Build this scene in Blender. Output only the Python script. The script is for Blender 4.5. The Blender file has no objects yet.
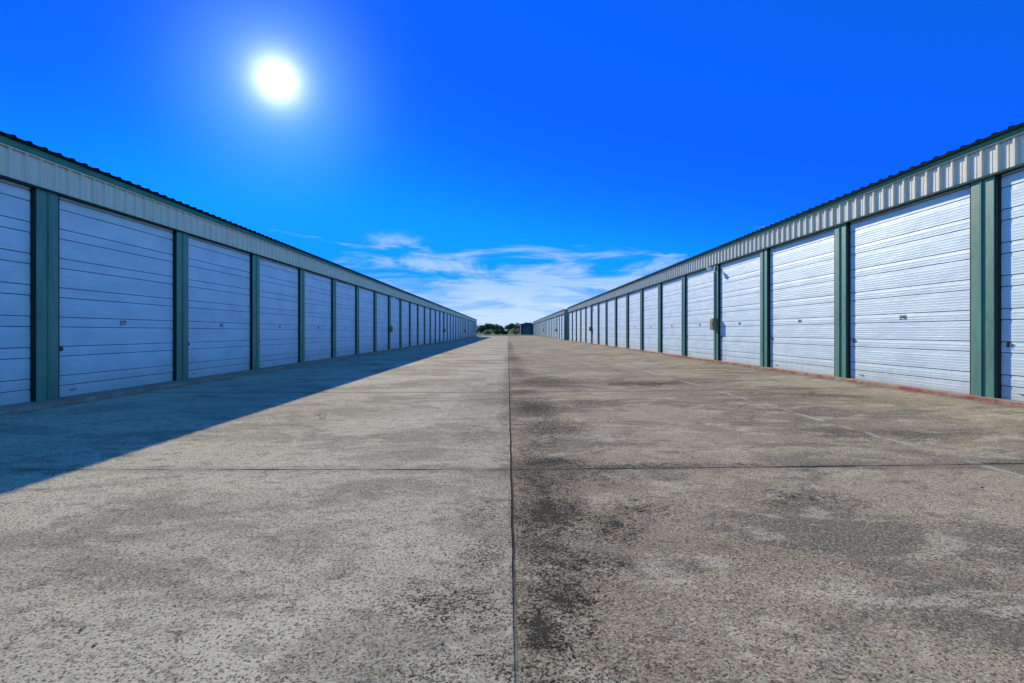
import bpy, bmesh, math, random
from mathutils import Vector
R = math.radians
random.seed(7)
S = bpy.context.scene
COL = S.collection

# ------------------------------------------------------------------ camera
F = 498.0
cam = bpy.data.cameras.new("camera")
cam.sensor_width = 36.0
cam.lens = F * 36.0 / 1024.0
cam.shift_x = 4.0 / 1024.0
cam.shift_y = -9.5 / 1024.0
cam.clip_start = 0.05
cam.clip_end = 6000
co = bpy.data.objects.new("camera", cam)
COL.objects.link(co)
co.location = (0, 0, 1.4)
co.rotation_euler = (R(90), 0, 0)
S.camera = co

# ------------------------------------------------------------------ light
SUN = Vector((-231 / F, 1.0, 252 / F)).normalized()
EL = math.asin(SUN.z)
AZ = math.atan2(SUN.x, SUN.y)
S.view_settings.view_transform = 'Standard'
S.view_settings.look = 'None'
S.view_settings.exposure = 0.25
S.view_settings.gamma = 1.0
sl = bpy.data.lights.new("sun", 'SUN')
sl.energy = 4.6
sl.angle = R(0.5)
sl.color = (1.0, 0.925, 0.62)
so = bpy.data.objects.new("sun", sl)
COL.objects.link(so)
so.rotation_euler = SUN.to_track_quat('Z', 'Y').to_euler()
so.location = SUN * 100


class NT:
    """small helper round a node tree"""
    def __init__(self, tree):
        self.t = tree

    def n(self, typ, **kw):
        nd = self.t.nodes.new(typ)
        for k, v in kw.items():
            setattr(nd, k, v)
        return nd

    def set(self, sock, v):
        if hasattr(v, 'links') or isinstance(v, bpy.types.NodeSocket):
            self.t.links.new(v, sock)
        else:
            sock.default_value = v

    def math(self, op, a, b=0.0, c=0.0, clamp=False):
        nd = self.n('ShaderNodeMath', operation=op, use_clamp=clamp)
        for i, v in enumerate((a, b, c)):
            self.set(nd.inputs[i], v)
        return nd.outputs[0]

    def ramp(self, v, a, b, lo=0.0, hi=1.0, smooth=True):
        nd = self.n('ShaderNodeMapRange', interpolation_type='SMOOTHSTEP' if smooth else 'LINEAR')
        self.set(nd.inputs['Value'], v)
        nd.inputs['From Min'].default_value = a
        nd.inputs['From Max'].default_value = b
        nd.inputs['To Min'].default_value = lo
        nd.inputs['To Max'].default_value = hi
        return nd.outputs[0]

    def mix(self, f, a, b, blend='MIX'):
        nd = self.n('ShaderNodeMix', data_type='RGBA', blend_type=blend)
        nd.clamp_factor = True
        self.set(nd.inputs[0], f)
        for i, v in ((6, a), (7, b)):
            if isinstance(v, tuple) and len(v) == 3:
                v = (*v, 1.0)
            self.set(nd.inputs[i], v)
        return nd.outputs[2]

    def noise(self, vec, scale, detail=4.0, rough=0.55, dist=0.0, out=0):
        nd = self.n('ShaderNodeTexNoise')
        if vec is not None:
            self.t.links.new(vec, nd.inputs['Vector'])
        nd.inputs['Scale'].default_value = scale
        nd.inputs['Detail'].default_value = detail
        nd.inputs['Roughness'].default_value = rough
        nd.inputs['Distortion'].default_value = dist
        return nd.outputs[out]

    def voro(self, vec, scale, out='Distance', feature='F1'):
        nd = self.n('ShaderNodeTexVoronoi', feature=feature)
        self.t.links.new(vec, nd.inputs['Vector'])
        nd.inputs['Scale'].default_value = scale
        return nd.outputs[out]

    def scale(self, vec, s, off=(0, 0, 0)):
        nd = self.n('ShaderNodeMapping')
        self.t.links.new(vec, nd.inputs['Vector'])
        nd.inputs['Scale'].default_value = s
        nd.inputs['Location'].default_value = off
        return nd.outputs[0]


# ------------------------------------------------------------------ world
W = bpy.data.worlds.new("World")
S.world = W
W.use_nodes = True
W.node_tree.nodes.clear()
w = NT(W.node_tree)
sky = w.n('ShaderNodeTexSky', sky_type='NISHITA')
sky.sun_disc = False
sky.sun_elevation = EL
sky.sun_rotation = AZ
sky.altitude = 50
sky.air_density = 1.0
sky.dust_density = 0.05
sky.ozone_density = 3.0
SKYSTR = 0.12
CLX = 0.35
sep = w.n('ShaderNodeSeparateColor')
w.t.links.new(sky.outputs[0], sep.inputs[0])
comb = w.n('ShaderNodeCombineColor')
# richer blue, as the photograph was taken through a strong polariser-like grade
w.set(comb.inputs[0], w.math('MULTIPLY', w.math('POWER', sep.outputs[0], 0.5), 0.022))
w.set(comb.inputs[1], w.math('SMOOTH_MAX', w.math('SMOOTH_MIN', w.math('MULTIPLY', w.math('POWER', sep.outputs[1], 1.8), 0.098), 2.45, 0.8), 0.90, 0.4))
w.set(comb.inputs[2], w.math('MULTIPLY', sep.outputs[2], 1.55))
tc = w.n('ShaderNodeTexCoord')
D = tc.outputs['Generated']
sx = w.n('ShaderNodeSeparateXYZ')
w.t.links.new(D, sx.inputs[0])
dz = sx.outputs[2]
# high thin cirrus: noise on the sky dome squashed towards the horizon
cl1 = w.noise(w.scale(D, (3.0, 3.0, 15.0), (CLX, 0.1, 0.0)), 1.5, 8, 0.62, 0.9)
cl2 = w.noise(w.scale(D, (2.0, 2.0, 40.0), (4.2, 1.1, 2.0)), 2.2, 6, 0.6, 0.4)
band_hi = w.ramp(dz, 0.07, 0.205, 1.0, 0.0)
band_lo = w.ramp(dz, -0.01, 0.12, 0.92, 0.0)
c = w.math('ADD', w.math('MULTIPLY', cl1, 0.82), w.math('MULTIPLY', cl2, 0.18))
c = w.math('ADD', c, w.math('MULTIPLY', w.math('SUBTRACT', band_hi, 1.0), 0.16))
wisps = w.math('MULTIPLY', w.ramp(c, 0.40, 0.58), w.ramp(dz, 0.17, 0.20, 1.0, 0.0))
veil = w.math('MULTIPLY', w.math('MULTIPLY', w.math('ADD', 0.42, w.math('MULTIPLY', cl2, 0.6)), w.ramp(dz, 0.0, 0.06, 0.62, 1.0)), band_lo)
cloud = w.math('MINIMUM', w.math('ADD', w.math('MULTIPLY', wisps, 0.58), w.math('MULTIPLY', veil, 0.95)), 0.93)
skyc = w.mix(cloud, comb.outputs[0], (0.52 / SKYSTR, 0.67 / SKYSTR, 0.90 / SKYSTR))
# azure glow added to the unseen low sky behind, filling the shaded left row
sky_fill = w.math('MULTIPLY', w.ramp(sx.outputs[1], 0.25, -0.25), w.ramp(dz, 0.24, 0.55, 1.0, 0.0))
skyc = w.mix(w.math('MULTIPLY', sky_fill, 0.92), skyc, (0.28 / SKYSTR, 1.42 / SKYSTR, 2.6 / SKYSTR))
# the sun itself with its aureole
dot = w.n('ShaderNodeVectorMath', operation='DOT_PRODUCT')
nrm = w.n('ShaderNodeVectorMath', operation='NORMALIZE')
w.t.links.new(D, nrm.inputs[0])
w.t.links.new(nrm.outputs[0], dot.inputs[0])
dot.inputs[1].default_value = SUN
ang = w.math('ARCCOSINE', w.math('MINIMUM', dot.outputs['Value'], 0.9999999))
core = w.math('MULTIPLY', w.math('EXPONENT', w.math('MULTIPLY', w.math('POWER', w.math('DIVIDE', ang, 0.021), 1.15), -1.0)), 3.0)
halo = w.math('MULTIPLY', w.math('EXPONENT', w.math('MULTIPLY', w.math('POWER', w.math('DIVIDE', ang, 0.125), 2.2), -1.0)), 0.26)

gl = []
for amt, gc in ((core, (0.95, 0.97, 1.0)), (halo, (0.42, 0.80, 1.0))):
    v = w.n('ShaderNodeVectorMath', operation='SCALE')
    v.inputs[0].default_value = gc
    w.t.links.new(w.math('DIVIDE', amt, SKYSTR), v.inputs['Scale'])
    gl.append(v.outputs[0])
add0 = w.n('ShaderNodeVectorMath', operation='ADD')
w.t.links.new(gl[0], add0.inputs[0])
w.t.links.new(gl[1], add0.inputs[1])
add = w.n('ShaderNodeVectorMath', operation='ADD')
w.t.links.new(skyc, add.inputs[0])
w.t.links.new(add0.outputs[0], add.inputs[1])
bg = w.n('ShaderNodeBackground')
w.t.links.new(add.outputs[0], bg.inputs['Color'])
bg.inputs['Strength'].default_value = SKYSTR
wo = w.n('ShaderNodeOutputWorld')
w.t.links.new(bg.outputs[0], wo.inputs['Surface'])


# ------------------------------------------------------------------ materials
def new_mat(name, rough=0.6, metal=0.0, spec=0.5):
    m = bpy.data.materials.new(name)
    m.use_nodes = True
    k = NT(m.node_tree)
    b = m.node_tree.nodes['Principled BSDF']
    b.inputs['Roughness'].default_value = rough
    b.inputs['Metallic'].default_value = metal
    b.inputs['Specular IOR Level'].default_value = spec
    g = k.n('ShaderNodeNewGeometry')
    return m, k, b, g.outputs['Position']


def bump(k, b, h, strength, dist):
    nd = k.n('ShaderNodeBump')
    nd.inputs['Strength'].default_value = strength
    nd.inputs['Distance'].default_value = dist
    k.t.links.new(h, nd.inputs['Height'])
    k.t.links.new(nd.outputs[0], b.inputs['Normal'])


def paint(name, base, dark, rough=0.5, streak=(1.5, 1.5, 0.35), amount=0.5, spec=0.4, fine=0.0):
    """weathered sheet-metal paint: soft vertical streaks and blotches"""
    m, k, b, P = new_mat(name, rough, 0.0, spec)
    a = k.noise(k.scale(P, streak), 2.0, 6, 0.62)
    c2 = k.noise(P, 9.0, 5, 0.7)
    f = k.math('ADD', k.math('MULTIPLY', k.ramp(a, 0.40, 0.75), amount), k.math('MULTIPLY', k.ramp(c2, 0.5, 0.8), amount * 0.5), clamp=True)
    k.set(b.inputs['Base Color'], k.mix(f, base, dark))
    k.set(b.inputs['Roughness'], k.ramp(c2, 0.2, 0.8, rough - 0.1, rough + 0.15))
    if fine:
        bump(k, b, k.noise(k.scale(P, (1, 1, 1)), 2.2, 3, 0.5), fine, 0.01)
    return m


def door_material():
    m, k, b, P = new_mat('door_paint', 0.45, 0.0, 0.4)
    oi = k.n('ShaderNodeObjectInfo')
    grain = k.noise(k.scale(P, (0.8, 0.8, 24.0)), 2.0, 7, 0.7)
    blot = k.noise(k.scale(P, (0.8, 0.8, 1.6)), 1.4, 5, 0.6)
    drip = k.noise(k.scale(P, (7.0, 7.0, 0.6)), 1.6, 4, 0.6)
    c1 = k.mix(k.ramp(blot, 0.35, 0.7), (0.50, 0.60, 0.69), (0.39, 0.49, 0.59))
    c1 = k.mix(k.math('MULTIPLY', k.ramp(grain, 0.47, 0.68), 0.45), c1, (0.40, 0.46, 0.54))
    c1 = k.mix(k.math('MULTIPLY', k.ramp(drip, 0.58, 0.8), 0.22), c1, (0.50, 0.52, 0.54))
    rnd = k.math('MULTIPLY', oi.outputs['Random'], 0.34)
    c1 = k.mix(rnd, c1, (0.55, 0.59, 0.65))
    s3 = k.n('ShaderNodeSeparateXYZ')
    k.t.links.new(P, s3.inputs[0])
    splash = k.math('MULTIPLY', k.ramp(k.math('ADD', s3.outputs[2], k.math('MULTIPLY', k.math('SUBTRACT', drip, 0.5), 0.9)), 0.15, 0.75, 1.0, 0.0), 0.38)
    c1 = k.mix(splash, c1, (0.36, 0.33, 0.28))
    rust = k.math('MULTIPLY', k.ramp(k.noise(k.scale(P, (2.5, 2.5, 0.8)), 1.7, 7, 0.7), 0.66, 0.76), 0.35)
    c1 = k.mix(rust, c1, (0.38, 0.30, 0.22))
    k.set(b.inputs['Base Color'], c1)
    bump(k, b, k.math('ADD', k.math('MULTIPLY', grain, 1.2), k.math('MULTIPLY', blot, 3.0)), 0.5, 0.008)
    return m


M = {}
M['door'] = door_material()
M['green'] = paint('green_paint', (0.085, 0.215, 0.165), (0.05, 0.125, 0.105), 0.42, amount=0.7, fine=0.4)
M['trim'] = paint('green_trim', (0.04, 0.22, 0.18), (0.03, 0.14, 0.12), 0.65, amount=0.6, spec=0.15)
M['fascia'] = paint('galvanised_panel', (0.62, 0.53, 0.46), (0.42, 0.36, 0.31), 0.6, (5, 5, 0.4), 0.45, fine=0.2)
M['roof'] = paint('roof_sheet', (0.009, 0.014, 0.013), (0.006, 0.008, 0.008), 0.8, amount=0.6, spec=0.03)
M['black'] = paint('seal_shade_black', (0.010, 0.010, 0.011), (0.018, 0.017, 0.016), 0.8, amount=0.6)  # black for the jamb strips: painted shade as well as seal
M['seam'] = paint('groove_shade', (0.07, 0.08, 0.085), (0.03, 0.03, 0.03), 0.8, amount=0.8)  # painted shade for the door grooves
M['drip'] = paint('dark_green_drip', (0.012, 0.05, 0.042), (0.01, 0.03, 0.026), 0.7, amount=0.6, spec=0.1)
M['box'] = paint('tan_box_paint', (0.20, 0.155, 0.085), (0.09, 0.06, 0.03), 0.55, (4, 4, 1), 0.9)
M['galv'] = paint('grey_conduit', (0.30, 0.31, 0.31), (0.18, 0.18, 0.18), 0.45, amount=0.6)
M['lampglass'] = paint('white_globe', (0.72, 0.72, 0.70), (0.5, 0.49, 0.45), 0.3, amount=0.5)
M['ink'] = paint('black_lettering', (0.02, 0.022, 0.026), (0.04, 0.04, 0.045), 0.6)
M['steel'] = paint('dark_latch_steel', (0.07, 0.07, 0.072), (0.12, 0.08, 0.05), 0.5)
M['endwall'] = paint('grey_end_wall', (0.16, 0.165, 0.165), (0.10, 0.10, 0.10), 0.55, (3, 3, .4), 0.7)
M['barn'] = paint('dark_barn_cladding', (0.030, 0.024, 0.045), (0.018, 0.015, 0.025), 0.7, (3, 3, .4), 0.7)
M['barnroof'] = paint('barn_roof_sheet', (0.05, 0.045, 0.06), (0.03, 0.03, 0.04), 0.6)


def concrete_material():
    m, k, b, P = new_mat('stained_concrete', 0.95, 0.0, 0.04)
    s = k.n('ShaderNodeSeparateXYZ')
    k.t.links.new(P, s.inputs[0])
    X, Y = s.outputs[0], s.outputs[1]
    wob = k.math('MULTIPLY', k.math('SUBTRACT', k.noise(P, 1.3, 4, 0.6), 0.5), 1.0)
    side = k.ramp(k.math('ADD', X, k.math('MULTIPLY', wob, 0.05)), 0.02, 0.05)
    big = k.noise(P, 0.30, 4, 0.5, 0.3)
    mid = k.noise(k.scale(P, (0.75, 1.15, 1)), 0.8, 11, 0.64, 0.6)
    mid2 = k.noise(k.scale(P, (0.7, 1.3, 1), (31, 7, 0)), 1.9, 9, 0.66, 0.4)
    mid3 = k.noise(k.scale(P, (0.8, 1.3, 1), (11, 47, 0)), 6.0, 7, 0.70, 0.3)
    grain = k.noise(P, 44.0, 5, 0.74)
    grain2 = k.noise(k.scale(P, (1, 1, 1), (3, 9, 1)), 90.0, 4, 0.75)
    left = k.mix(k.ramp(big, 0.40, 0.60), (0.68, 0.565, 0.415), (0.49, 0.405, 0.295))
    right = k.mix(k.ramp(big, 0.40, 0.60), (0.50, 0.39, 0.26), (0.35, 0.265, 0.17))
    col = k.mix(side, left, right)
    # darker weathered patches and paler scuffed ones
    col = k.mix(k.math('MULTIPLY', k.ramp(mid, 0.48, 0.58), k.math('ADD', 0.45, k.math('MULTIPLY', side, 0.25))), col, (0.165, 0.138, 0.10))
    col = k.mix(k.math('MULTIPLY', k.ramp(mid2, 0.52, 0.61), 0.60), col, (0.70, 0.57, 0.40))
    col = k.mix(k.math('MULTIPLY', k.ramp(mid3, 0.52, 0.62), 0.50), col, (0.17, 0.14, 0.105))
    # exposed aggregate, worn bare in places only
    bare = k.math('ADD', 0.45, k.math('MULTIPLY', k.ramp(mid3, 0.35, 0.6), 0.55))
    col = k.mix(k.math('MULTIPLY', k.math('MULTIPLY', k.ramp(grain, 0.51, 0.62), 0.70), bare), col, (0.14, 0.115, 0.085))
    col = k.mix(k.math('MULTIPLY', k.math('MULTIPLY', k.ramp(grain, 0.46, 0.36), 0.42), bare), col, (0.74, 0.66, 0.54))
    vcol = k.n('ShaderNodeTexVoronoi')
    k.t.links.new(P, vcol.inputs['Vector'])
    vcol.inputs['Scale'].default_value = 110
    sc = k.n('ShaderNodeSeparateColor')
    k.t.links.new(vcol.outputs['Color'], sc.inputs[0])
    col = k.mix(k.math('MULTIPLY', k.ramp(sc.outputs[0], 0.78, 0.82), 0.75), col, (0.075, 0.06, 0.048))
    col = k.mix(k.math('MULTIPLY', k.ramp(sc.outputs[1], 0.86, 0.90), 0.45), col, (0.74, 0.64, 0.50))
    col = k.mix(k.math('MULTIPLY', k.ramp(sc.outputs[2], 0.90, 0.93), 0.40), col, (0.44, 0.26, 0.17))

    # oil and tyre stains: (x, y, half width, half length, strength)
    st = [(0.16, 2.36, 0.13, 0.22, 0.95), (0.30, 2.62, 0.20, 0.22, 0.85), (0.40, 3.0, 0.16, 0.30, 0.60), (0.55, 2.95, 0.22, 0.22, 0.55), (0.22, 3.35, 0.25, 0.35, 0.62),
          (0.32, 3.85, 0.34, 0.55, 0.85), (0.72, 3.55, 0.28, 0.30, 0.62), (1.0, 3.9, 0.35, 0.35, 0.42), (0.30, 4.5, 0.35, 0.40, 0.62),
          (-0.30, 2.55, 0.42, 0.30, 0.50), (-0.18, 3.1, 0.20, 0.35, 0.42), (0.06, 2.05, 0.8, 0.18, 0.38), (-0.2, 3.9, 0.25, 0.5, 0.34),
          (1.1, 13.8, 1.5, 1.5, 0.72), (3.6, 13.2, 1.7, 0.9, 0.62), (0.45, 9.3, 0.55, 1.2, 0.80), (1.7, 9.8, 0.9, 0.5, 0.52), (0.4, 11.6, 0.5, 0.8, 0.6),
          (0.55, 7.2, 0.6, 1.0, 0.60), (0.4, 5.35, 0.5, 0.28, 0.75), (1.3, 5.15, 1.4, 0.16, 0.58), (0.4, 6.2, 0.4, 0.6, 0.5), (-0.5, 10.5, 0.8, 2.6, 0.38), (-0.4, 6.8, 0.5, 1.0, 0.36),
          (2.5, 4.1, 0.7, 0.30, 0.40), (0.3, 17.5, 0.5, 3.0, 0.62), (0.25, 26.0, 0.5, 6.0, 0.58), (0.2, 50.0, 0.35, 25.0, 0.55), (4.8, 6.5, 1.4, 0.8, 0.34), (6.2, 10.5, 1.5, 0.9, 0.42),
          (-0.02, 12.0, 0.22, 9.0, 0.46), (0.24, 4.0, 0.24, 3.6, 0.58), (0.2, 1.9, 0.25, 0.25, 0.6), (0.75, 4.9, 0.6, 0.5, 0.45)]
    stain = None
    dx = k.math('ADD', X, k.math('MULTIPLY', wob, 0.25))
    dy = k.math('ADD', Y, k.math('MULTIPLY', wob, 0.25))
    for (sx_, sy_, hw, hl, stg) in st:
        a = k.math('POWER', k.math('DIVIDE', k.math('SUBTRACT', dx, sx_), hw), 2.0)
        c = k.math('POWER', k.math('DIVIDE', k.math('SUBTRACT', dy, sy_), hl), 2.0)
        g = k.math('MULTIPLY', k.math('EXPONENT', k.math('MULTIPLY', k.math('ADD', a, c), -1.0)), stg)
        stain = g if stain is None else k.math('MAXIMUM', stain, g)
    mott = k.noise(k.scale(P, (1, 1, 1), (5, 2, 0)), 11.0, 8, 0.78, 0.3)
    speck = k.noise(k.scale(P, (1, 1, 1), (8, 3, 0)), 55.0, 5, 0.8)
    dens = k.math('ADD', k.math('MULTIPLY', stain, 0.50), k.math('ADD', k.math('MULTIPLY', k.math('SUBTRACT', mott, 0.5), 1.3), k.math('MULTIPLY', k.math('SUBTRACT', speck, 0.5), 2.3)))
    sm = k.math('MULTIPLY', k.ramp(dens, 0.20, 0.36), k.ramp(stain, 0.04, 0.30))
    col = k.mix(k.math('MULTIPLY', sm, 0.96), col, (0.020, 0.016, 0.012))
    col = k.mix(k.math('MULTIPLY', k.math('POWER', stain, 2.0), 0.50), col, (0.10, 0.083, 0.066))

    # joints between the poured bays
    def line(coord, at, half, soft, wamp):
        d = k.math('ABSOLUTE', k.math('SUBTRACT', k.math('ADD', coord, k.math('MULTIPLY', wob, wamp)), at))
        return k.ramp(d, half, half + soft, 1.0, 0.0)
    jl = line(X, 0.036, 0.004, 0.009, 0.03)
    jdark = k.math('MULTIPLY', jl, k.ramp(Y, 1.5, 3.6, 0.35, 1.0))
    jpale = k.math('MULTIPLY', k.math('MULTIPLY', jl, k.ramp(Y, 2.5, 3.2, 0.6, 0.0)), k.ramp(k.noise(P, 5.0, 5, 0.7), 0.42, 0.60))
    ymod = k.math('PINGPONG', k.math('ADD', k.math('SUBTRACT', Y, 5.06), 6.5 * 20), 3.25)
    tw = k.math('ADD', ymod, k.math('MULTIPLY', wob, 0.10))
    jt = k.ramp(k.math('ABSOLUTE', tw), 0.006, 0.022, 1.0, 0.0)
    jt = k.math('MULTIPLY', jt, k.ramp(k.noise(P, 1.7, 4, 0.7), 0.30, 0.50, 0.35, 1.0))
    col = k.mix(k.math('MULTIPLY', k.ramp(k.math('ABSOLUTE', tw), 0.02, 0.22, 1.0, 0.0), 0.28), col, (0.13, 0.11, 0.09))
    pale = k.math('MULTIPLY', line(X, 4.78, 0.012, 0.05, 0.22), k.ramp(k.noise(P, 1.6, 5, 0.7), 0.46, 0.6))
    pale2 = k.math('MULTIPLY', line(X, -4.6, 0.012, 0.05, 0.25), k.ramp(k.noise(P, 1.6, 5, 0.7), 0.52, 0.66))
    col = k.mix(k.math('MULTIPLY', k.math('MAXIMUM', pale, k.math('MULTIPLY', pale2, 0.6)), 0.75), col, (0.55, 0.49, 0.40))
    col = k.mix(jpale, col, (0.52, 0.48, 0.40))
    col = k.mix(k.math('MULTIPLY', k.math('MAXIMUM', jdark, jt), 0.9), col, (0.028, 0.024, 0.02))
    # dirt swept up against the kerbs
    nearL = k.ramp(k.math('ADD', X, k.math('MULTIPLY', wob, 0.5)), EDGE_L - 0.05, EDGE_L + 0.35, 1.0, 0.0)
    nearR = k.ramp(k.math('ADD', X, k.math('MULTIPLY', wob, 0.5)), EDGE_R - 0.35, EDGE_R + 0.05, 0.0, 1.0)
    col = k.mix(k.math('MULTIPLY', k.math('MAXIMUM', nearL, nearR), 0.55), col, (0.14, 0.105, 0.075))
    # hairline cracks
    ck = k.voro(k.scale(P, (0.32, 0.32, 0.32), (2.3, 0.4, 0)), 1.0, 'Distance', 'DISTANCE_TO_EDGE')
    ckn = k.math('ADD', ck, k.math('MULTIPLY', wob, 0.10))
    crack = k.math('MULTIPLY', k.ramp(k.math('ABSOLUTE', ckn), 0.0, 0.006, 1.0, 0.0), k.ramp(big, 0.50, 0.60))
    col = k.mix(k.math('MULTIPLY', crack, 0.6), col, (0.07, 0.06, 0.05))
    k.set(b.inputs['Base Color'], col)
    h = k.math('ADD', k.math('MULTIPLY', grain, 0.7), k.math('MULTIPLY', grain2, 0.4))
    h = k.math('SUBTRACT', h, k.math('MULTIPLY', k.math('MAXIMUM', jdark, jt), 1.5))
    bump(k, b, h, 1.0, 0.017)
    return m


def kerb_material(side):
    """concrete apron with worn red paint along its edge; side gives the lane direction"""
    m, k, b, P = new_mat('kerb_concrete', 0.95, 0.0, 0.06)
    s = k.n('ShaderNodeSeparateXYZ')
    k.t.links.new(P, s.inputs[0])
    n1 = k.noise(P, 2.0, 6, 0.65)
    n2 = k.noise(P, 30.0, 5, 0.7)
    col = k.mix(k.ramp(n1, 0.35, 0.65), (0.42, 0.33, 0.25), (0.33, 0.25, 0.19))
    col = k.mix(k.math('MULTIPLY', k.ramp(n2, 0.5, 0.65), 0.5), col, (0.17, 0.13, 0.10))
    edge = EDGE_L if side < 0 else EDGE_R
    d = k.math('ABSOLUTE', k.math('SUBTRACT', s.outputs[0], edge))
    red = k.ramp(k.math('ADD', d, k.math('MULTIPLY', k.math('SUBTRACT', n1, 0.5), 0.05)), 0.012, 0.03, 1.0, 0.0)
    wear = k.ramp(k.noise(k.scale(P, (3, 1.1, 3)), 2.0, 6, 0.7), 0.44, 0.60, (0.8 if side > 0 else 0.35), (0.12 if side > 0 else 0.0))
    col = k.mix(k.math('MULTIPLY', red, wear), col, (0.30, 0.045, 0.035))
    k.set(b.inputs['Base Color'], col)
    bump(k, b, n2, 0.6, 0.006)
    return m


def grass_material():
    m, k, b, P = new_mat('rough_grass', 0.95, 0.0, 0.1)
    n1 = k.noise(P, 0.06, 6, 0.65)
    n2 = k.noise(P, 1.5, 6, 0.7)
    col = k.mix(k.ramp(n1, 0.35, 0.65), (0.085, 0.11, 0.03), (0.17, 0.155, 0.065))
    col = k.mix(k.math('MULTIPLY', k.ramp(n2, 0.45, 0.65), 0.6), col, (0.05, 0.065, 0.02))
    k.set(b.inputs['Base Color'], col)
    bump(k, b, n2, 1.0, 0.15)
    return m


def leaf_material(name, a, b_):
    m, k, b, P = new_mat(name, 0.8, 0.0, 0.2)
    n1 = k.noise(P, 0.6, 5, 0.7)
    n2 = k.noise(P, 3.0, 3, 0.7)
    f = k.math('ADD', k.math('MULTIPLY', k.ramp(n1, 0.35, 0.65), 0.7), k.math('MULTIPLY', n2, 0.3))
    cc = k.mix(f, a, b_)
    k.set(b.inputs['Base Color'], cc)
    tl = k.n('ShaderNodeBsdfTranslucent')
    k.set(tl.inputs['Color'], cc)
    ms = k.n('ShaderNodeMixShader')
    ms.inputs[0].default_value = 0.4
    k.t.links.new(b.outputs[0], ms.inputs[1])
    k.t.links.new(tl.outputs[0], ms.inputs[2])
    k.t.links.new(ms.outputs[0], m.node_tree.nodes['Material Output'].inputs['Surface'])
    return m


# ------------------------------------------------------------------ helpers
def tag(o, label=None, cat=None, group=None, kind=None):
    if label: o['label'] = label
    if cat: o['category'] = cat
    if group: o['group'] = group
    if kind: o['kind'] = kind
    return o


def mesh_obj(name, bm, mat, parent=None, smooth=False):
    bmesh.ops.recalc_face_normals(bm, faces=bm.faces[:])
    me = bpy.data.meshes.new(name)
    bm.to_mesh(me)
    bm.free()
    if mat is not None:
        me.materials.append(mat)
    if smooth:
        for p in me.polygons:
            p.use_smooth = True
    o = bpy.data.objects.new(name, me)
    COL.objects.link(o)
    if parent is not None:
        o.parent = parent
    return o


def box(bm, x0, x1, y0, y1, z0, z1, bev=0.0):
    v = [bm.verts.new((x, y, z)) for x in (x0, x1) for y in (y0, y1) for z in (z0, z1)]
    fs = [(0, 1, 3, 2), (4, 6, 7, 5), (0, 4, 5, 1), (2, 3, 7, 6), (0, 2, 6, 4), (1, 5, 7, 3)]
    faces = [bm.faces.new([v[i] for i in f]) for f in fs]
    if bev > 0:
        es = list({e for f in faces for e in f.edges})
        bmesh.ops.bevel(bm, geom=es, offset=bev, segments=2, affect='EDGES', profile=0.7)


def extrude_poly(bm, pts, axis, a, b):
    """closed polygon of 2-D points, extruded along axis from a to b"""
    def mk(p, t):
        return {'x': (t, p[0], p[1]), 'y': (p[0], t, p[1]), 'z': (p[0], p[1], t)}[axis]
    A = [bm.verts.new(mk(p, a)) for p in pts]
    B = [bm.verts.new(mk(p, b)) for p in pts]
    n = len(pts)
    for i in range(n):
        bm.faces.new((A[i], A[(i + 1) % n], B[(i + 1) % n], B[i]))
    bm.faces.new(A[::-1])
    bm.faces.new(B)


def sheet(bm, rows):
    """grid of 3-D points"""
    V = [[bm.verts.new(p) for p in r] for r in rows]
    for i in range(len(V) - 1):
        for j in range(len(V[i]) - 1):
            bm.faces.new((V[i][j], V[i][j + 1], V[i + 1][j + 1], V[i + 1][j]))


def tube(bm, pts, rads, seg=8):
    rings = []
    for i, p in enumerate(pts):
        p = Vector(p)
        d = (Vector(pts[min(i + 1, len(pts) - 1)]) - Vector(pts[max(i - 1, 0)])).normalized()
        a = d.orthogonal().normalized()
        b = d.cross(a)
        rings.append([bm.verts.new(p + (a * math.cos(t) + b * math.sin(t)) * rads[i])
                      for t in [2 * math.pi * j / seg for j in range(seg)]])
    for i in range(len(rings) - 1):
        for j in range(seg):
            bm.faces.new((rings[i][j], rings[i][(j + 1) % seg], rings[i + 1][(j + 1) % seg], rings[i + 1][j]))
    bm.faces.new(rings[0][::-1])
    bm.faces.new(rings[-1])


def lathe(bm, prof, seg=16, at=(0, 0, 0)):
    rings = []
    for r, z in prof:
        rings.append([bm.verts.new((at[0] + max(r, 1e-4) * math.cos(2 * math.pi * j / seg), at[1] + max(r, 1e-4) * math.sin(2 * math.pi * j / seg), at[2] + z)) for j in range(seg)])
    for i in range(len(rings) - 1):
        for j in range(seg):
            bm.faces.new((rings[i][j], rings[i][(j + 1) % seg], rings[i + 1][(j + 1) % seg], rings[i + 1][j]))
    bm.faces.new(rings[0][::-1])
    bm.faces.new(rings[-1])


def empty(name, loc):
    o = bpy.data.objects.new(name, None)
    COL.objects.link(o)
    o.location = loc
    o.empty_display_size = 0.3
    return o


def dup(o, parent=None):
    c = o.copy()
    COL.objects.link(c)
    if parent is not None:
        c.parent = parent
    return c


# ------------------------------------------------------------------ ground
XL, XR = -9.04, 8.90            # pillar faces of the two rows
EDGE_L, EDGE_R = -8.56, 8.76    # kerb edges
GR = 0.12                       # the lane rises a little towards the right row
END = 168.0

bm = bmesh.new()
Nx = 3000
sheet(bm, [[(x, y, -0.05) for x in (-Nx, -300, 300, Nx)] for y in (-Nx, -300, 400, Nx)])
g = tag(mesh_obj('ground', bm, grass_material()), kind='structure')

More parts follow.
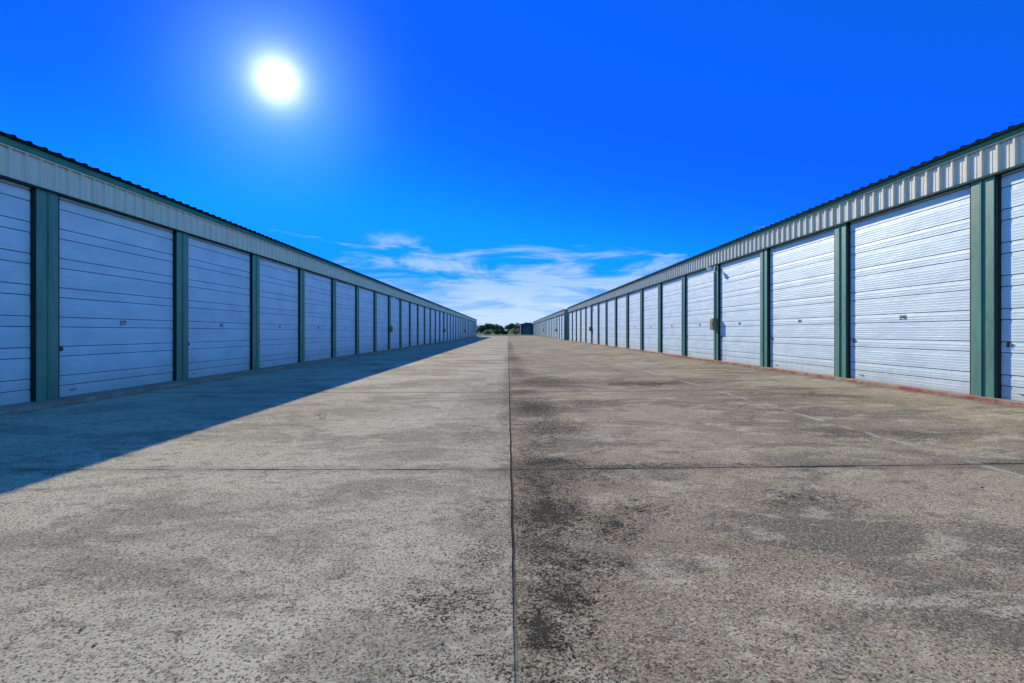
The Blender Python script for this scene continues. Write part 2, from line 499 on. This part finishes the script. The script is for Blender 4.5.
bm = bmesh.new()
xs = [EDGE_L - 0.3, -6, -3, 0.036, 3, 6, EDGE_R + 0.15]
ys = [-30 + i * 6.5 for i in range(31)]
ys[-1] = END
sheet(bm, [[(x, y, GR * max(0.0, x / EDGE_R) ** 1.3) for x in xs] for y in ys])
tag(mesh_obj('driveway', bm, concrete_material()), kind='structure')


def kerb(side, y0, y1):
    bm = bmesh.new()
    e = EDGE_L if side < 0 else EDGE_R
    zt = 0.07 if side < 0 else 0.19
    inner = (XL - 0.6) if side < 0 else (XR + 0.6)
    y = y0
    while y < y1 - 0.1:          # poured in lengths with open joints
        ye = min(y + 4.0, y1)
        r = 0.012
        pts = [(e, -0.06), (e, zt - r), (e - side * -0.004, zt - 0.004), (e + side * r, zt), (inner, zt), (inner, -0.06)]
        extrude_poly(bm, pts, 'y', y, ye - 0.012)
        y = ye
    tag(mesh_obj('kerb', bm, kerb_material(side)), kind='structure')


# ------------------------------------------------------------------ garage rows
DOORH = 4.09
REC = 0.10


def door_mesh(side, w):
    """sectional door, local origin bottom centre on the door face; lane is at -side * x"""
    bm = bmesh.new()
    prof = [(0.0, 0.0)]
    gw, gd = 0.0075, 0.030
    zs = sorted([0.23 + 0.6 * i for i in range(7)] + [0.43 + 0.6 * i for i in range(7)])
    last = 0.0
    for z in zs + [DOORH + 0.05]:
        q = last + 0.07
        while q < z - 0.06:          # shallow pressed beads across the section
            prof += [(0.0, q - 0.012), (-0.002, q - 0.004), (-0.002, q + 0.004), (0.0, q + 0.012)]
            q += 0.0545
        last = z
        if z > DOORH - 0.03: break
        prof += [(0.004, z - gw - 0.02), (0.006, z - gw), (gd, z - gw), (gd, z + gw), (-0.002, z + gw), (0.0, z + gw + 0.03)]
    prof += [(0.0, DOORH + 0.08)]
    rows = [[(side * d, y, z) for (d, z) in prof] for y in (-w / 2, -w / 6, w / 6, w / 2)]
    sheet(bm, rows)
    for f in bm.faces:           # dark colour paints the shadow gap inside the section joints
        if all(abs(v.co.x) > 0.0055 for v in f.verts):
            f.material_index = 1
    # bottom astragal and back
    box(bm, side * 0.002, side * 0.05, -w / 2, w / 2, -0.02, 0.0)
    return bm


def pillar_mesh(h, w, side):
    """two folded jamb covers either side of a thin standing lip"""
    bm = bmesh.new()
    hw = w / 2
    d = 0.14
    for sgn in (-1, 1):
        a, b = (0.047, hw) if sgn > 0 else (-hw, -0.012)
        pts = [(a, d), (a, 0.006), (a + 0.008, 0.0), (b - 0.008, 0.0), (b, 0.006), (b, d)]
        extrude_poly(bm, [(side * q, p) for p, q in pts], 'z', 0.0, h)
    # lip
    extrude_poly(bm, [(side * q, p) for p, q in [(-0.010, d), (-0.010, -0.026), (-0.004, -0.030), (0.046, -0.003), (0.046, d)]], 'z', 0.0, h)
    return bm


def fascia_mesh(side, y0, y1, z0, z1):
    """ribbed wall sheet: a tall rib every 0.305 m with two low ones between"""
    bm = bmesh.new()
    prof = []
    y = y0
    p = 0.305
    while y < y1 - 0.01:
        for dy, d in ((0.0, 0), (0.006, -0.050), (0.044, -0.050), (0.050, 0), (0.148, 0), (0.156, -0.006), (0.176, -0.006), (0.184, 0),
                      (0.222, 0), (0.230, -0.006), (0.250, -0.006), (0.258, 0)):
            if y + dy < y1:
                prof.append((y + dy, d))
        y += p
    prof.append((y1, 0))
    sheet(bm, [[(side * d, yy, z) for (yy, d) in prof] for z in (z0, z1)])
    # returns at both ends and backing
    box(bm, side * 0.004, side * 0.10, y0, y1, z0 + 0.002, z1)
    return bm


def roof_mesh(side, y0, y1, ze, depth, rise, over):
    """ribbed gable roof sheet with real thickness at the eave"""
    bm = bmesh.new()
    prof = []
    y = y0
    p = 0.305
    while y < y1 - 0.01:
        for dy, d in ((0.0, 0), (0.025, 0.030), (0.065, 0.030), (0.09, 0)):
            if y + dy < y1:
                prof.append((y + dy, d))
        y += p
    prof.append((y1, 0))
    mid = depth / 2
    sl = rise / (mid + over)
    top = [[(side * x, yy, z + d) for (yy, d) in prof] for (x, z) in ((-over, ze), (mid, ze + rise), (depth + over, ze))]
    bot = [[(side * x, yy, z) for (yy, d) in ((y0, 0), (y1, 0))] for (x, z) in ((-over, ze - 0.055), (mid, ze + rise - 0.055), (depth + over, ze - 0.055))]
    sheet(bm, top)
    sheet(bm, bot)
    for (x, z) in ((-over, ze), (depth + over, ze)):
        sheet(bm, [[(side * x, yy, z + d) for (yy, d) in prof], [(side * x, yy, z - 0.055) for (yy, d) in prof]])
    for yy in (y0, y1):
        sheet(bm, [[(side * x, yy, z) for (x, z) in ((-over, ze), (mid, ze + rise), (depth + over, ze))],
                   [(side * x, yy, z - 0.055) for (x, z) in ((-over, ze), (mid, ze + rise), (depth + over, ze))]])
    return bm


def digits_mesh(text):
    cu = bpy.data.curves.new('door_number', 'FONT')
    cu.body = text
    cu.size = 0.145
    cu.align_x = 'CENTER'
    cu.align_y = 'CENTER'
    cu.extrude = 0.002
    cu.offset = 0.0015
    t = bpy.data.objects.new('door_number', cu)
    COL.objects.link(t)
    dg = bpy.context.evaluated_depsgraph_get()
    me = bpy.data.meshes.new_from_object(t.evaluated_get(dg))
    bpy.data.objects.remove(t)
    bpy.data.curves.remove(cu)
    me.materials.clear()
    me.materials.append(M['ink'])
    return me


def latch_mesh(side):
    bm = bmesh.new()
    box(bm, side * -0.006, side * 0.002, -0.03, 0.03, -0.05, 0.05, 0.002)
    box(bm, side * -0.022, side * -0.006, -0.085, 0.02, -0.013, 0.013, 0.004)
    box(bm, side * -0.040, side * -0.022, -0.012, 0.012, -0.03, 0.02, 0.004)
    return bm


def handle_mesh(side):
    bm = bmesh.new()
    for y in (-0.06, 0.06):
        box(bm, side * -0.03, side * 0.002, y - 0.008, y + 0.008, -0.008, 0.008, 0.002)
    tube(bm, [(side * -0.03, -0.07, 0), (side * -0.03, 0.07, 0)], [0.008, 0.008], 8)
    return bm


PW = 0.46


def garage_row(name, label, group, side, xf, ypillar, pitch, i0, n, zslab, z_head, z_fas, z_eave, num0, numstep, detail):
    """pillars i0..n; doors in between. ypillar is where pillar 0 stands"""
    y_of = lambda i: ypillar + pitch * i
    ya, yb = y_of(i0) - PW / 2 - 0.03, y_of(n) + PW / 2 + 0.03
    root = tag(empty(name, (xf, y_of(i0), zslab)), label, 'garage row', group)
    inv = Vector((xf, y_of(i0), zslab))

    def put(o, x, y, z):
        o.location = Vector((x, y, z)) - inv
        return o
    h = z_head - zslab
    pm = mesh_obj('pillar', pillar_mesh(h, PW, side), M['green'], root)
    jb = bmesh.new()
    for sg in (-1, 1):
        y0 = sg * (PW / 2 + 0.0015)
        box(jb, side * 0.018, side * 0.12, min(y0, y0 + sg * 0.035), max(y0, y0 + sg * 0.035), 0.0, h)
    jm = mesh_obj('seal_shade_strip', jb, M['black'], pm)  # black strips paint shade over the jamb returns, along with the seal
    dw = pitch - PW - 0.004
    dm = mesh_obj('garage_door', door_mesh(side, dw), M['door'], root)
    dm.data.materials.append(M['seam'])
    lm = mesh_obj('latch', latch_mesh(side), M['steel'], dm)
    hm = mesh_obj('lift_handle', handle_mesh(side), M['steel'], dm)
    lsign = -1 if side < 0 else 1          # latch on the left as you face the door
    first = True
    for i in range(i0, n + 1):
        p = pm if first else dup(pm, root)
        put(p, xf, y_of(i), zslab)
        if not first:
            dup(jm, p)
        first = False
    first = True
    for i in range(i0, n):
        d = dm if first else dup(dm, root)
        put(d, xf + side * REC, y_of(i) + pitch / 2, zslab + 0.005)
        if i < detail:
            l = lm if first else dup(lm, d)
            l.location = (0, lsign * (dw / 2 - 0.16), 0.98)
            hh = hm if first else dup(hm, d)
            hh.location = (0, lsign * (dw / 2 - 0.42), 0.12)
        if i < detail + 6:
            me = digits_mesh(str(num0 + numstep * i))
            t = bpy.data.objects.new('door_number', me)
            COL.objects.link(t)
            t.parent = d
            t.location = (side * -0.005, 0.0, 1.53)
            t.rotation_euler = (R(90), 0, R(90 if side < 0 else -90))
        first = False
    f = mesh_obj('fascia', fascia_mesh(side, ya - inv.y, yb - inv.y, z_head + 0.03 - zslab, z_fas - zslab), M['fascia'], root)
    f.location = (side * -0.01, 0, 0)
    # drip trim under the fascia, pale lip and green eave trim above it
    bm = bmesh.new()
    extrude_poly(bm, [(side * a, z - zslab) for a, z in [(-0.062, z_head + 0.028), (-0.062, z_head - 0.012), (-0.056, z_head - 0.012), (-0.048, z_head), (0.14, z_head), (0.14, z_head + 0.028)]],
                 'y', ya - 0.004 - inv.y, yb + 0.004 - inv.y)
    mesh_obj('drip_trim', bm, M['drip'], root)
    zt = z_eave - 0.067
    bm = bmesh.new()
    extrude_poly(bm, [(side * a, z - zslab) for a, z in [(-0.065, z_fas + 0.002), (-0.085, z_fas + 0.015), (-0.115, zt - 0.03), (-0.13, zt - 0.02), (-0.13, zt), (0.14, zt), (0.14, z_fas + 0.002)]],
                 'y', ya - 0.006 - inv.y, yb + 0.006 - inv.y)
    mesh_obj('eave_trim', bm, M['trim'], root)
    bm = bmesh.new()
    extrude_poly(bm, [(side * a, z - zslab) for a, z in [(-0.070, z_fas + 0.001), (-0.070, z_fas - 0.024), (-0.058, z_fas - 0.024), (-0.040, z_fas - 0.004), (-0.04, z_fas + 0.001)]],
                 'y', ya - 0.002 - inv.y, yb + 0.002 - inv.y)
    mesh_obj('fascia_lip', bm, M['fascia'], root)
    depth, rise = 12.0, 0.55
    mesh_obj('roof', roof_mesh(side, ya - 0.06 - inv.y, yb + 0.06 - inv.y, z_eave - 0.01 - zslab, depth, rise, 0.17), M['roof'], root)
    # end walls and back wall
    for yy, s2 in ((ya, 1), (yb, -1)):
        bm = bmesh.new()
        y0, y1 = sorted((yy - 0.0, yy + s2 * 0.02))
        pts = [(side * 0.145, 0.0), (side * (depth - 0.01), 0.0), (side * (depth - 0.01), z_eave - 0.06 - zslab), (side * depth / 2, z_eave + rise - 0.08 - zslab), (side * 0.145, z_eave - 0.06 - zslab)]
        extrude_poly(bm, pts, 'y', y0 - inv.y, y1 - inv.y)
        q = 0.2
        while q < depth - 0.2:      # ribs on the outside
            top = z_eave - 0.08 - zslab + (rise / (depth / 2)) * (depth / 2 - abs(q - depth / 2)) * 0.9
            xx = sorted((side * q, side * (q + 0.05)))
            e = sorted((yy - inv.y - s2 * 0.03, yy - inv.y - s2 * 0.0))
            box(bm, xx[0], xx[1], e[0], e[1], 0.0, top)
            q += 0.305
        mesh_obj('end_wall', bm, M['endwall'], root)
        bm = bmesh.new()
        e = sorted((yy - inv.y - s2 * 0.045, yy - inv.y - s2 * 0.001))
        xx = sorted((side * -0.012, side * 0.16))
        box(bm, xx[0], xx[1], e[0], e[1], 0.0, z_head - 0.02 - zslab)
        mesh_obj('corner_trim', bm, M['green'], root)
    bm = bmesh.new()
    x0, x1 = sorted((side * (depth - 0.1), side * depth))
    box(bm, x0, x1, ya + 0.03 - inv.y, yb - 0.03 - inv.y, 0.0, z_eave - 0.07 - zslab)
    mesh_obj('back_wall', bm, M['endwall'], root)
    return root


YL, YR = 9.79, 9.35
PL, PR = 4.05, 4.0
G = 'long rows of storage garages'
garage_row('garage_row', 'long shaded garage row with white doors and teal pillars on the left of the driveway', G,
           -1, XL, YL, PL, -3, 33, 0.07, 4.16, 4.75, 4.925, 377, -1, 14)
garage_row('garage_row', 'near sunlit garage row with white doors and green pillars on the right of the driveway', G,
           1, XR, YR, PR, -3, 16, 0.19, 4.27, 4.835, 4.965, 390, 1, 14)
Y2 = YR + 16 * PR + PW + 5.2
garage_row('garage_row', 'far sunlit garage row on the right, beyond the gap with the dark end wall', G,
           1, XR, Y2, PR, 0, 24, 0.19, 4.27, 4.835, 4.965, 406, 1, 0)
kerb(-1, YL - 3 * PL - .4, YL + 33 * PL + .4)
kerb(1, YR - 3 * PR - .4, YR + 16 * PR + .4)
kerb(1, Y2 - .4, Y2 + 24 * PR + .4)


# ------------------------------------------------------------------ boxes and lamps on the pillars
def make_box(side):
    root = empty('electrical_box', (0, 0, 0))
    bm = bmesh.new()
    x0, x1 = sorted((side * -0.17, side * -0.018))
    box(bm, x0, x1, -0.16, 0.16, -0.25, 0.25, 0.01)
    mesh_obj('cabinet', bm, M['box'], root)
    bm = bmesh.new()
    x0, x1 = sorted((side * -0.188, side * -0.172))
    box(bm, x0, x1, -0.15, 0.15, -0.24, 0.22, 0.006)
    cov = mesh_obj('cover', bm, M['box'], root)
    bm = bmesh.new()
    x0, x1 = sorted((side * -0.205, side * -0.188))
    box(bm, x0, x1, -0.12, -0.09, -0.04, 0.04, 0.004)
    mesh_obj('clasp', bm, M['steel'], cov)
    bm = bmesh.new()
    tube(bm, [(side * -0.045, 0.02, 0.25), (side * -0.045, 0.02, 2.22)], [0.022, 0.022], 10)
    mesh_obj('conduit', bm, M['galv'], root)
    return root


def make_lamp(side):
    root = empty('wall_lamp', (0, 0, 0))
    bm = bmesh.new()
    x0, x1 = sorted((side * -0.055, side * -0.018))
    box(bm, x0, x1, -0.08, 0.08, -0.08, 0.08, 0.01)
    mesh_obj('back_plate', bm, M['galv'], root)
    bm = bmesh.new()
    tube(bm, [(side * -0.05, 0, 0), (side * -0.14, 0, 0.045), (side * -0.24, 0, 0.05), (side * -0.27, 0, 0.03)], [0.02] * 4, 8)
    mesh_obj('arm', bm, M['galv'], root)
    bm = bmesh.new()
    lathe(bm, [(0.02, 0.06), (0.07, 0.05), (0.11, 0.02), (0.125, -0.015), (0.118, -0.018), (0.1, -0.005)], 20, (side * -0.27, 0, 0))
    mesh_obj('hood', bm, M['lampglass'], root, True)
    bm = bmesh.new()
    lathe(bm, [(0.085, -0.006), (0.09, -0.05), (0.075, -0.10), (0.045, -0.13), (0.0, -0.14)], 18, (side * -0.27, 0, 0))
    mesh_obj('globe', bm, M['lampglass'], root, True)
    return root


def copy_tree(o):
    r = dup(o)
    for c in o.children:
        q = dup(c, r)
        for gch in c.children:
            dup(gch, q)
    return r


specs = [(-1, XL, YL + 7 * PL, 0.07, 4.16, 'left', 'nearest'), (-1, XL, YL + 15 * PL, 0.07, 4.16, 'left', 'second'),
         (-1, XL, YL + 23 * PL, 0.07, 4.16, 'left', 'third'), (-1, XL, YL + 31 * PL, 0.07, 4.16, 'left', 'farthest'),
         (1, XR, YR + 3 * PR, 0.19, 4.27, 'near right', 'nearest'), (1, XR, YR + 11 * PR, 0.19, 4.27, 'near right', 'farther'),
         (1, XR, Y2 + 3 * PR, 0.19, 4.27, 'far right', 'nearest'), (1, XR, Y2 + 11 * PR, 0.19, 4.27, 'far right', 'second'), ]
proto = {}
for side, x, y, zs, zh, row, which in specs:
    for kind, fn, z in (('box', make_box, zs + 1.55), ('lamp', make_lamp, zh - 0.14)):
        if (kind, side) not in proto:
            o = proto[(kind, side)] = fn(side)
        else:
            o = copy_tree(proto[(kind, side)])
        o.location = (x, y, z)
        if kind == 'box':
            tag(o, 'brown electrical box on a pillar of the %s garage row, %s one along it' % (row, which), 'electrical box', 'electrical boxes on the pillars')
        else:
            tag(o, 'small round lamp atop a pillar of the %s garage row, %s one along it' % (row, which), 'wall lamp', 'lamps under the fascias')

# ------------------------------------------------------------------ far end: trees, bushes, dark barn
M['leaf1'] = leaf_material('dark_leaves', (0.03, 0.055, 0.025), (0.08, 0.11, 0.05))
M['leaf2'] = leaf_material('mid_leaves', (0.05, 0.08, 0.035), (0.12, 0.15, 0.07))
M['leaf3'] = leaf_material('dry_leaves', (0.36, 0.25, 0.14), (0.50, 0.38, 0.22))
M['bark'] = paint('bark', (0.07, 0.055, 0.04), (0.04, 0.03, 0.025), 0.9)


def leaf_cloud(bm, rnd, cx, cy, cz, r, n, s):
    for _ in range(n):
        while True:
            p = Vector((rnd.uniform(-1, 1), rnd.uniform(-1, 1), rnd.uniform(-1, 1)))
            if 0.25 < p.length < 1: break
        p = Vector((cx, cy, cz)) + p * r
        a = Vector((rnd.gauss(0, 1), rnd.gauss(0, 1), rnd.gauss(0, 1))).normalized()
        b = a.orthogonal().normalized()
        c2 = a.cross(b)
        k = s * rnd.uniform(0.6, 1.4)
        vs = [bm.verts.new(p + q) for q in (b * k, c2 * k * .7, -b * k * .8, -c2 * k * .6)]
        bm.faces.new(vs)


def tree(name, x, y, h, wd, mat, label, cat, grp, seed, bush=False):
    rnd = random.Random(seed)
    root = tag(empty(name, (x, y, -0.05)), label, cat, grp)
    bm = bmesh.new()
    tr = h * 0.035
    top = h * (0.62 if not bush else 0.4)
    tube(bm, [(0, 0, 0), (rnd.uniform(-.1, .1), 0, top * .5), (rnd.uniform(-.3, .3), 0, top)], [tr, tr * .75, tr * .35], 8)
    lobes = []
    nl = 22 if not bush else 14
    for i in range(nl):
        a = rnd.uniform(0, 6.28)
        rr = wd * 0.5 * rnd.uniform(0.2, 0.75)
        z = h * rnd.uniform(0.36, 0.86) if not bush else h * rnd.uniform(0.2, 0.75)
        sh = 1.0 - 0.5 * abs(z / h - 0.55)
        lobes.append((rr * sh * math.cos(a), rr * sh * math.sin(a), z, wd * rnd.uniform(0.09, 0.22)))
        z0 = min(z, top) * 0.6
        tube(bm, [(0, 0, z0), (lobes[-1][0] * .6, lobes[-1][1] * .6, (z0 + z) / 2 + .2), lobes[-1][:3]], [tr * .4, tr * .25, tr * .1], 5)
    mesh_obj('trunk', bm, M['bark'], root)
    bm = bmesh.new()
    for (lx, ly, lz, lr) in lobes:
        leaf_cloud(bm, rnd, lx, ly, lz, min(lr, h - lz if h - lz > 0.6 else 0.6), 150, 0.26)
    mesh_obj('crown', bm, mat, root)
    return root


def px(x, Y):
    return (x - 508.0) / F * Y


TG = 'trees beyond the end of the driveway'
trees = [(480.5, 300, 6.4, 7.5, 'leaf1', 'dark low tree beside the far end of the left garage row'),
         (486, 315, 7.9, 7.0, 'leaf1', 'tallest dark tree second from the left garage row, on the horizon'),
         (494.5, 330, 7.6, 8.5, 'leaf2', 'rounded blue green tree in the left half of the far tree line'),
         (501, 345, 6.6, 7.0, 'leaf1', 'low dark tree in the dip at the middle of the far tree line'),
         (509.5, 318, 8.3, 8.0, 'leaf1', 'tall dark tree right of the dip, straight down the centre joint'),
         (516, 335, 8.6, 9.0, 'leaf2', 'broad green tree left of and behind the dark barn'),
         (529, 345, 9.0, 9.0, 'leaf1', 'dark tree rising just behind the dark barn roof')]
for i, (x, Y, h, wd, mt, lb) in enumerate(trees):
    tree('tree', px(x, Y), Y, h * 0.92, wd * 1.08, M[mt], lb, 'tree', TG, 20 + i)
bushes = [(487.5, 285, 2.9, 5.5, 'leaf3', 'dry tan bush in front of the trees near the left garage row'),
          (498, 290, 3.0, 7.0, 'leaf2', 'low grey green bush in front of the middle trees'),
          (505, 288, 2.6, 5.0, 'leaf1', 'low dark bush near the centre of the tree line'),
          (514.5, 285, 3.6, 5.5, 'leaf3', 'larger dry tan bush just left of the dark barn')]
for i, (x, Y, h, wd, mt, lb) in enumerate(bushes):
    tree('bush', px(x, Y), Y, h, wd, M[mt], lb, 'bush', 'bushes before the trees', 60 + i, True)

# a farther wood that reads as one mass
bm = bmesh.new()
rnd = random.Random(5)
for i in range(150):
    x = -260 + i * 3.5
    h = 4.5 + 1.6 * math.sin(i * 0.7) + rnd.uniform(-1, 1)
    leaf_cloud(bm, rnd, x, 430 + rnd.uniform(-8, 8), h * 0.45, h * 0.55, 90, 0.6)
tag(mesh_obj('far_wood', bm, M['leaf2']), 'dark distant belt of woodland low along the horizon', 'wood', kind='stuff')

by = 262.0
bx0, bx1 = px(520.7, by), px(533.5, by)
root = tag(empty('barn', ((bx0 + bx1) / 2, by, -0.05)), 'dark barn at the far end beside the last right hand garage', 'barn')
hw = (bx1 - bx0) / 2
bm = bmesh.new()
extrude_poly(bm, [(-hw, 0), (hw, 0), (hw, 5.6), (0, 6.2), (-hw, 5.6)], 'y', 0.0, 14.0)
x = -hw + 0.3
while x < hw - 0.2:
    box(bm, x, x + 0.06, -0.04, 0.0, 0.0, 5.5)
    x += 0.45
mesh_obj('wall', bm, M['barn'], root)
bm = bmesh.new()
extrude_poly(bm, [(-hw - .25, 5.56), (0, 6.22), (hw + .25, 5.56), (hw + .25, 5.68), (0, 6.36), (-hw - .25, 5.68)], 'y', -0.3, 14.3)
mesh_obj('roof', bm, M['barnroof'], root)
bm = bmesh.new()
box(bm, -1.5, 1.5, -0.09, -0.045, 0.05, 4.2)
mesh_obj('door', bm, M['barnroof'], root)

# ------------------------------------------------------------------ leaf litter and grit on the concrete
bm = bmesh.new()
rnd = random.Random(11)
for i in range(220):
    y = 2.2 + 26 * rnd.random() ** 1.6
    x = rnd.uniform(-7.5, 8.4)
    z = GR * max(0.0, x / EDGE_R) ** 1.3 + 0.003
    s = rnd.uniform(0.004, 0.012) * (1.6 if rnd.random() < 0.12 else 1.0)
    a = rnd.uniform(0, 6.28)
    c_, s_ = math.cos(a), math.sin(a)
    low, high = [], []
    for j in range(5):
        t = j * 2 * math.pi / 5
        u, v = s * math.cos(t) * rnd.uniform(.7, 1.2), s * 0.6 * math.sin(t) * rnd.uniform(.7, 1.2)
        low.append(bm.verts.new((x + u * c_ - v * s_, y + u * s_ + v * c_, z)))
    tip = bm.verts.new((x, y, z + s * rnd.uniform(.3, .8)))
    for j in range(5):
        bm.faces.new((low[j], low[(j + 1) % 5], tip))
M['litter'] = paint('leaf_litter', (0.045, 0.03, 0.02), (0.12, 0.09, 0.06), 0.9, (20, 20, 20), 1.0)
tag(mesh_obj('grit', bm, M['litter']), 'small dark bits of grit and leaf scattered on the concrete', 'grit', kind='stuff')
